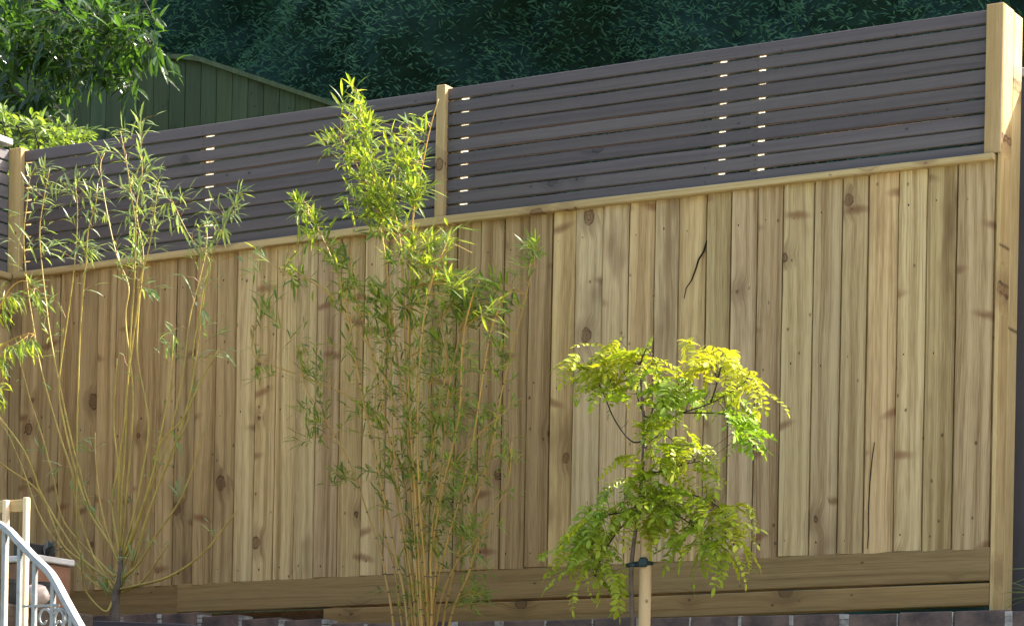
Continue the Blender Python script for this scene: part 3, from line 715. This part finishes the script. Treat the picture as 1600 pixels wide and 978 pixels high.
# ------------------------------------------------------------------ staked yellow robinia on the right
YR = -1.15
rob = tag(empty('robinia_tree', at(990, 1040, YR)), 'small golden leaved robinia tree tied to a wooden stake', 'tree')
trk = spline(pp([(989, 1060), (988, 960), (986, 900), (990, 850), (998, 790), (1004, 730), (1006, 660), (1002, 600), (1000, 565)], YR, YR))
MB().tube(trk, .0095, .005, 8).build('trunk', M['bark'], rob, -rob.location, True)
stk = tag(empty('tree_stake', at(1006, 1060, YR + .03)), 'round wooden stake supporting the little golden tree', 'stake')
s0, s1 = at(1004, 1075, YR + .02), at(1010, 838, YR + .02)
MB().tube([s0, s0.lerp(s1, .33), s0.lerp(s1, .66), s1, s1 + Vector((0, 0, .012))], [.0225, .0225, .0225, .0225, .017], None, 16).build('post', M['stake'], stk, -stk.location, True)
tie = tag(empty('tree_tie', at(1000, 881, YR)), 'dark rubber tie holding the thin trunk to the stake', 'tree tie')
tc_ = at(1006, 880, YR + .02); tr_ = at(987, 881, YR)
ring = [tc_ + Vector((math.cos(a) * .027, math.sin(a) * .027, .002 * math.sin(a))) for a in np.linspace(0, 2 * math.pi, 17)]
MB().tube(ring, .009, .009, 6).build('strap', M['tie'], tie, -tie.location, True)
MB().tube([tc_ + Vector((-.024, -.012, 0)), tr_ + Vector((.012, -.012, -.003)), tr_ + Vector((-.014, -.004, -.004)), tr_ + Vector((-.010, .014, -.002)), tc_ + Vector((-.02, .016, 0))], .0085, .0085, 6).build('strap', M['tie'], tie, -tie.location, True)
MB().box(-.014, .018, -.042, -.02, -.016, .018, .006).build('buckle', M['tie'], tie, tc_ + Vector((.012, 0, 0)) - tie.location)
RB = [[(1005, 690), (985, 688), (960, 655), (943, 615), (925, 580), (905, 575)], [(1003, 640), (990, 600), (975, 560), (955, 545)], [(1004, 650), (1040, 655), (1065, 645), (1110, 630), (1160, 600), (1172, 580)], [(1065, 645), (1105, 645), (1145, 648), (1168, 662)],
      [(1000, 570), (1010, 545), (1020, 560)], [(1110, 630), (1120, 600), (1125, 570), (1105, 560)], [(1002, 740), (1040, 735), (1070, 725), (1095, 720)], [(998, 790), (970, 800), (930, 810), (890, 835), (868, 860)], [(996, 800), (965, 830), (940, 870), (930, 900)],
      [(1000, 770), (1040, 770), (1090, 775), (1120, 790), (1135, 810)], [(1000, 780), (1050, 800), (1095, 830), (1120, 855)], [(1003, 720), (1015, 690), (1040, 680), (1060, 700)], [(1005, 700), (1020, 640), (1050, 610), (1070, 605)], [(996, 810), (1010, 790), (1040, 800)]]
rbl = []
for k, c in enumerate(RB):
    P = spline(pp(c, YR, YR + rng.uniform(-.18, .15))); rbl.append(P)
    MB().tube(P, .0034, .0014, 6).build('branch', M['dbark'], rob, -rob.location, True)
def frond(L, npair, lw, droop, sd_):
    rr_ = random.Random(sd_); mb = MB(); pts = []
    for k in range(npair * 2 + 2):
        t = k / (npair * 2 + 1); pts.append(Vector((L * t, rr_.uniform(-.001, .001), -droop * L * t * t)))
    mb.tube(pts, .0011, .0006, 3, False)
    for k in range(npair):
        j = 2 + 2 * k if 2 + 2 * k < len(pts) else -1; p = pts[j]; t = k / npair; ll = lw * (1 - .35 * abs(t - .4))
        for s in (-1, 1):
            d = Vector((.45 + rr_.uniform(-.15, .2), s, rr_.uniform(-.35, .15))); mb.leaf(p, d, Vector((rr_.uniform(-.3, .3), rr_.uniform(-.3, .3), 1)), ll * rr_.uniform(.85, 1.1), ll * .5, rr_.uniform(0, .35), .12, 3)
    mb.leaf(pts[-1], pts[-1] - pts[-3], Vector((0, 0, 1)), lw, lw * .5, .2, .12, 3)
    me = mb.mesh('leaf'); me.materials.append(M['robinia']); return me, L, droop
FR = [frond(rng.uniform(.12, .18), rng.randint(6, 9), rng.uniform(.030, .042), rng.uniform(.2, .9), k) for k in range(10)]
# (x, y, spread x, spread y, count, yellow tint 0..1)
RC = [(905, 582, 20, 20, 9, .7), (930, 570, 24, 26, 14, .75), (955, 552, 20, 18, 9, .8), (985, 558, 20, 18, 6, .5), (1018, 572, 18, 22, 8, .7), (945, 605, 25, 18, 7, .35), (1005, 600, 20, 20, 5, .1), (1105, 560, 22, 10, 8, 1.0), (1130, 566, 20, 14, 8, 1.0), (1155, 575, 18, 18, 8, .9), (1165, 605, 22, 14, 7, .9), (1140, 615, 20, 14, 5, .4),
      (1045, 608, 28, 18, 9, .25), (1080, 618, 24, 18, 8, .25), (1040, 640, 30, 24, 11, .35), (1150, 645, 18, 14, 5, .0), (1166, 662, 14, 16, 6, .0), (1142, 680, 10, 20, 4, .05), (1030, 680, 26, 24, 10, .45), (1070, 702, 26, 12, 7, .7), (1010, 730, 26, 22, 10, .5), (1045, 725, 28, 22, 10, .55),
      (1000, 770, 26, 22, 11, .4), (975, 800, 26, 22, 11, .3), (1030, 780, 28, 24, 11, .35), (940, 812, 26, 18, 9, .35), (900, 832, 24, 14, 8, .5), (872, 862, 16, 16, 6, .5), (930, 850, 22, 22, 9, .3), (932, 885, 16, 20, 6, .5), (943, 920, 9, 24, 6, .6), (1060, 810, 26, 20, 7, .4), (1015, 825, 22, 14, 6, .7),
      (1088, 788, 24, 16, 8, .55), (1116, 800, 20, 20, 10, .65), (1132, 828, 10, 22, 6, .75), (1096, 845, 20, 20, 7, .5), (1075, 860, 18, 22, 5, .2), (1108, 872, 12, 14, 4, .6)]
ptw = MB()
for (a, b, sx, sy, n, ye) in RC:
    for _ in range(int(n * 1.3 + .5)):
        p = at(a + rng.gauss(0, .5) * sx, b + rng.gauss(0, .5) * sy, YR + rng.uniform(-.16, .14)); _, ci, q = nearest(p, rbl)
        p = Vector((p.x, q.y + rng.uniform(-.12, .10), p.z)); out = (p - q); out.y -= .03
        if out.length < .01: out = Vector((1, 0, 0))
        me, Lf, df = rng.choice(FR)
        o = bpy.data.objects.new('leaf', me); COL.objects.link(o); o.parent = rob
        yaw = math.atan2(out.y, out.x) + rng.uniform(-.9, .9); pit = rng.uniform(-.45, .7) + (.25 if b > 800 else 0) + (.6 if (a, b) == (943, 920) else 0)
        o.rotation_euler = (rng.uniform(-.6, .6), pit, yaw); sc_ = rng.uniform(.55, 1.02); o.scale = (sc_,) * 3
        base = p - o.rotation_euler.to_matrix() @ (Vector((Lf * .5, 0, -df * Lf * .25)) * sc_)
        o.location = base - rob.location
        if (base - q).length > .006: ptw.tube([q, q.lerp(base, .5) + rv(.006), base], .0011, .0009, 3, False)
        y_ = min(1, max(0, ye + rng.uniform(-.25, .25)))
        o.color = (.58 + .85 * y_, .88 + .30 * y_, .9 + .2 * y_, 1)
ptw.build('twigs', M['dbark'], rob, -rob.location)['kind'] = 'stuff'

# ------------------------------------------------------------------ tree overhanging at the top left
YT = 1.5
tree = tag(empty('overhanging_tree', at(-160, 500, YT + .6)), 'dark glossy leaved tree overhanging the fence at the top left', 'tree')
tb = spline(pp([(-170, 620), (-165, 400), (-150, 200), (-120, 0), (-100, -150)], YT + .6, YT + .4))
MB().tube(tb, .09, .05, 10).build('trunk', M['dbark'], tree, -tree.location, True)
TB = [[(-120, 0), (-40, -30), (40, -10), (100, 30), (150, 70), (190, 80), (240, 60)], [(-130, 60), (-60, 40), (0, 60), (50, 90), (100, 110), (120, 120), (165, 115)], [(-110, -80), (0, -90), (100, -70), (180, -40), (220, -5), (240, 30)],
      [(-140, 130), (-80, 110), (-20, 120), (30, 150), (60, 160)], [(100, -70), (200, -90), (300, -60), (335, -15), (345, 0)], [(40, -10), (60, 50), (80, 70), (110, 120), (117, 140)], [(150, 70), (190, 90), (205, 125), (216, 155)]]
tl = []
for c in TB:
    P = spline(pp(c, YT + .3, YT + rng.uniform(-.4, .3))); tl.append(P)
    MB().tube(P, .010, .003, 6).build('branch', M['dbark'], tree, -tree.location, True)
lfm, twm = MB(), MB()
for (a, b, sx, sy, n) in [(-60, 40, 70, 70, 60), (20, 20, 60, 40, 64), (20, 80, 50, 44, 60), (80, 30, 50, 40, 56), (90, 90, 44, 36, 42), (30, 140, 44, 28, 36), (100, 140, 20, 20, 12), (140, 40, 40, 36, 40), (150, 90, 28, 24, 18), (175, 15, 34, 24, 34), (195, 60, 30, 34, 24), (225, 70, 18, 16, 9), (250, 80, 16, 12, 6), (262, 95, 10, 10, 4), (175, 115, 16, 16, 7), (165, 135, 10, 10, 4), (215, 25, 16, 20, 10), (-20, 170, 40, 20, 20), (343, -8, 8, 3, 1), (200, 100, 12, 14, 5), (60, 165, 30, 16, 16)]:
    for _ in range(int(n * .95)):
        p = at(a + rng.gauss(0, .75) * sx, b + rng.gauss(0, .7) * sy, YT + rng.uniform(-.4, .5)); _, ci, q = nearest(p, tl)
        p = Vector((p.x, p.y * .5 + q.y * .5, p.z))
        if (p - q).length > .25: q = p + (q - p).normalized() * .15
        spray(lfm, twm, q, p, rng.randint(3, 5), .12, .034, .0016, .3, .6, 3, -.75)
o = lfm.build('foliage', M['laurel'], tree, -tree.location); o['kind'] = 'stuff'
twm.build('twigs', M['dbark'], tree, -tree.location)['kind'] = 'stuff'

# ------------------------------------------------------------------ sunlit bush behind the corner
YS = .75
bush = tag(empty('leafy_bush', at(60, 400, YS)), 'sunlit bright green bush rising behind the left corner of the fence', 'bush')
bb = [spline(pp([(50 + k * 14, 480), (45 + k * 16, 350), (20 + k * 22, 250), (5 + k * 24, 200)], YS, YS + rng.uniform(-.15, .2))) for k in range(6)]
for P in bb: MB().tube(P, .008, .003, 6).build('stem', M['dbark'], bush, -bush.location, True)
lfm, twm = MB(), MB()
for (a, b, sx, sy, n) in [(20, 195, 30, 24, 26), (60, 200, 34, 22, 34), (100, 212, 34, 14, 34), (135, 212, 18, 8, 12), (50, 235, 50, 16, 26), (-30, 200, 40, 30, 22), (100, 235, 50, 14, 26), (30, 270, 50, 30, 20), (120, 260, 40, 20, 14), (90, 190, 20, 12, 6)]:
    for _ in range(n):
        p = at(a + rng.gauss(0, .55) * sx, b + rng.gauss(0, .55) * sy, YS + rng.uniform(-.22, .3)); _, ci, q = nearest(p, bb)
        if (p - q).length > .2: q = p + (q - p).normalized() * .12
        spray(lfm, twm, q, p, rng.randint(3, 5), .062, .022, .0015, .25, .8, 3, .3)
o = lfm.build('foliage', M['bushleaf'], bush, -bush.location); o['kind'] = 'stuff'; twm.build('twigs', M['dbark'], bush, -bush.location)['kind'] = 'stuff'

# ------------------------------------------------------------------ grey planter in front of the willow
YP = -1.22
pa, pb = at(118, 958, YP), at(284, 972, YP)
pl = tag(empty('grey_planter', (pa.x, YP, -.6)), 'dark grey planter edge round the foot of the willow', 'planter')
ztp = (pa.z + pb.z) / 2; wpl = pb.x - pa.x
for (x0, x1, y0, y1) in ((0, wpl, 0, .035), (0, wpl, .5, .535), (0, .035, .0355, .4995), (wpl - .035, wpl, .0355, .4995)):
    o = MB().box(x0, x1, y0, y1, 0, ztp + .6, .004).build('side', M['planter'], pl)
MB().box(.03, wpl - .03, .03, .505, 0, ztp + .6 - .07).build('soil', M['soil'], pl)
pl.rotation_euler.y = math.atan2(pa.z - pb.z, wpl) * .6

# ------------------------------------------------------------------ things at the lower left
YL = -1.75
led = MB().box(-1.2, at(66, 960, YL).x - at(0, 960, YL).x, -.2, .31, -.7, 0, .01).build('timber_ledge', M['oldtimber'])
led.location = (at(0, 960, YL).x, YL, at(40, 950, YL).z)
tag(led, 'low dark timber ledge behind the handrail, carrying pots', 'ledge')
zl = led.location.z
def onl(px, y=YL): p = at(px, 945, y); p.z = zl; return p
# wooden box with pale rim
bxp = onl(34, YL + .1); b0, b1 = at(8, 900, YL + .1).x - bxp.x, at(62, 900, YL + .1).x - bxp.x
zt_, zm_ = at(34, 846, YL + .1).z - zl, at(34, 870, YL + .1).z - zl
crate = tag(empty('clay_planter', bxp), 'brown clay planter with a pale rim behind the handrail', 'planter')
MB().box(b0 + .012, b1 - .012, 0, .2, 0, zm_ - .02, .006).build('body', M['terracotta'], crate)
MB().box(b0, b1, -.01, .21, zm_ - .019, zm_ + .006, .004).build('rim', M['cap'], crate)
MB().box(b0 + .02, b0 + .1, .02, .18, zm_ + .0065, zt_, .004).build('insert', M['black'], crate)
def pot(px, r, h, label, y):
    p = onl(px, y); rootp = tag(empty('plant_pot', p), label, 'pot', 'black pots on the ledge')
    MB().tube([(0, 0, 0), (0, 0, h * .5), (0, 0, h * .85), (0, 0, h * .851), (0, 0, h)], [r * .75, r * .88, r * .96, r * 1.06, r * 1.08], None, 18).build('body', M['black'], rootp, smooth=False)
pot(17, .045, .1, 'black plastic pot leftmost on the ledge behind the handrail', YL - .1)
pot(72, .032, .09, 'small black pot at the right end of the ledge behind the handrail', YL - .05)
sp = onl(56, YL - .1); mb = MB()
for i in range(9):
    for k in range(12):
        th, ph = math.pi * i / 8, 2 * math.pi * k / 12; rr_ = 1 + .12 * math.sin(3 * ph + i) * math.sin(th)
        mb.v.append((.06 * rr_ * math.sin(th) * math.cos(ph), .045 * rr_ * math.sin(th) * math.sin(ph), .038 + .04 * rr_ * math.cos(th)))
for i in range(8):
    for k in range(12): mb.f.append((i * 12 + k, (i + 1) * 12 + k, (i + 1) * 12 + (k + 1) % 12, i * 12 + (k + 1) % 12))
o = mb.build('stone', M['pebble'], None, sp, True); tag(o, 'rounded pinkish stone between the pots behind the handrail', 'stone')
# dark leaf clump sticking out above the planter
o = tag(empty('dark_plant', bxp + Vector((b1 - .05, .1, zm_))), 'tiny dark leafed plant standing in the clay planter', 'plant')
mb = MB()
for k in range(7):
    a = rng.uniform(0, 6.28); mb.leaf((0, 0, .006), (math.cos(a) * .6 + .5, math.sin(a) * .5, .8), (0, 0, 1), rng.uniform(.06, .1), .035, .4, .2, 3)
mb.build('foliage', leafmat('dark_leaf', (.012, .016, .012), (.02, .025, .02), tfac=.1), o)['kind'] = 'stuff'
# pale plant support
fr = tag(empty('plant_support', onl(25, YL - .17)), 'pale wooden plant support frame behind the metal handrail', 'plant support')
for (a, t_, b) in ((6, 781, 6), (38, 777, 6)):
    p0, p1 = at(a, t_, YL - .3), at(a + b, t_, YL - .3); 
    MB().box(p0.x, p1.x, YL - .31, YL - .285, zl - .5, p0.z, .003).build('stake', M['palestake'], fr, -fr.location)
p0, p1 = at(-20, 784, YL - .27), at(46, 798, YL - .27)
MB().box(p0.x, p1.x, YL - .283, YL - .262, p1.z, p0.z, .003).build('crossbar', M['rail'], fr, -fr.location)

# handrail of the steps
YHR = -2.35
hr = tag(empty('steel_handrail', at(60, 1000, YHR)), 'galvanised steel handrail with scrolls sloping down at the lower left corner', 'handrail')
rail = spline(pp([(-120, 800), (-40, 806), (4, 822), (30, 847), (56, 874), (75, 892), (86, 908), (102, 938), (122, 974), (150, 1025), (185, 1090)], YHR, YHR), 4)
mb = MB(); n = len(rail)
for i, p in enumerate(rail):
    t = (rail[min(i + 1, n - 1)] - rail[max(i - 1, 0)]).normalized(); nz_ = Vector((0, 1, 0)).cross(t); nz_ = nz_ if nz_.z > 0 else -nz_
    for (a, b) in ((-.020, -.003), (-.017, .011), (.017, .011), (.020, -.003), (.016, -.009), (-.016, -.009)): mb.v.append(tuple(p + Vector((0, a, 0)) + nz_ * b))
for i in range(n - 1):
    for j in range(6): mb.f.append((i * 6 + j, i * 6 + (j + 1) % 6, (i + 1) * 6 + (j + 1) % 6, (i + 1) * 6 + j))
mb.build('rail', M['steel'], hr, -hr.location)
def railz(x):
    for a, b in zip(rail, rail[1:]):
        if a.x <= x <= b.x: return a.z + (b.z - a.z) * (x - a.x) / (b.x - a.x)
    return rail[-1].z
for px in (-55, -25, 6, 30, 54, 83, 112, 140):
    x = at(px, 930, YHR).x
    MB().box(-.008, .008, -.008, .008, -1.4 - railz(x) - .0, -.008, .0015).build('baluster', M['steel'], hr, Vector((x, YHR, railz(x))) - hr.location)
xa, xb = at(36, 945, YHR).x, at(92, 945, YHR).x; zc = at(60, 946, YHR).z
MB().box(xa, xb, YHR - .004, YHR + .004, zc - .004, zc + .004).build('crossbar', M['steel'], hr, -hr.location)
for px, s in ((69, 1), (97, -1), (88, 1)):
    c = at(px, 966, YHR); pts = []
    for k in range(26):
        a = -1.2 + k * .28; r = .040 * (1 - k / 34); pts.append(c + Vector((s * r * math.cos(a), .0, r * math.sin(a) * 1.2)))
    MB().tube(pts, .006, .004, 6).build('scroll', M['steel'], hr, -hr.location, True)

# small strappy plant at the right edge
sp = tag(empty('strappy_plant', at(1650, 930, -.1)), 'few pale strap leaves poking in at the right edge beside the end post', 'plant')
mb = MB()
for k in range(9):
    a = rng.uniform(2.2, 4.2) if k > 2 else 3.1 + k * .1
    mb.leaf(at(1630 + rng.uniform(-8, 8), 935, -.1 + rng.uniform(-.05, .05)) - sp.location, (math.cos(a), math.sin(a) * .3, rng.uniform(.1, .9)), (0, 0, 1), rng.uniform(.12, .2), .012, .4, .3, 3)
for k in range(2):
    mb.leaf(at(1625, 905 - 10 * k, -.1) - sp.location, (-1, 0, .25 + .3 * k), (0, -.5, 1), .14, .012, .5, .3, 3)
mb.build('foliage', M['willowleaf'], sp)['kind'] = 'stuff'
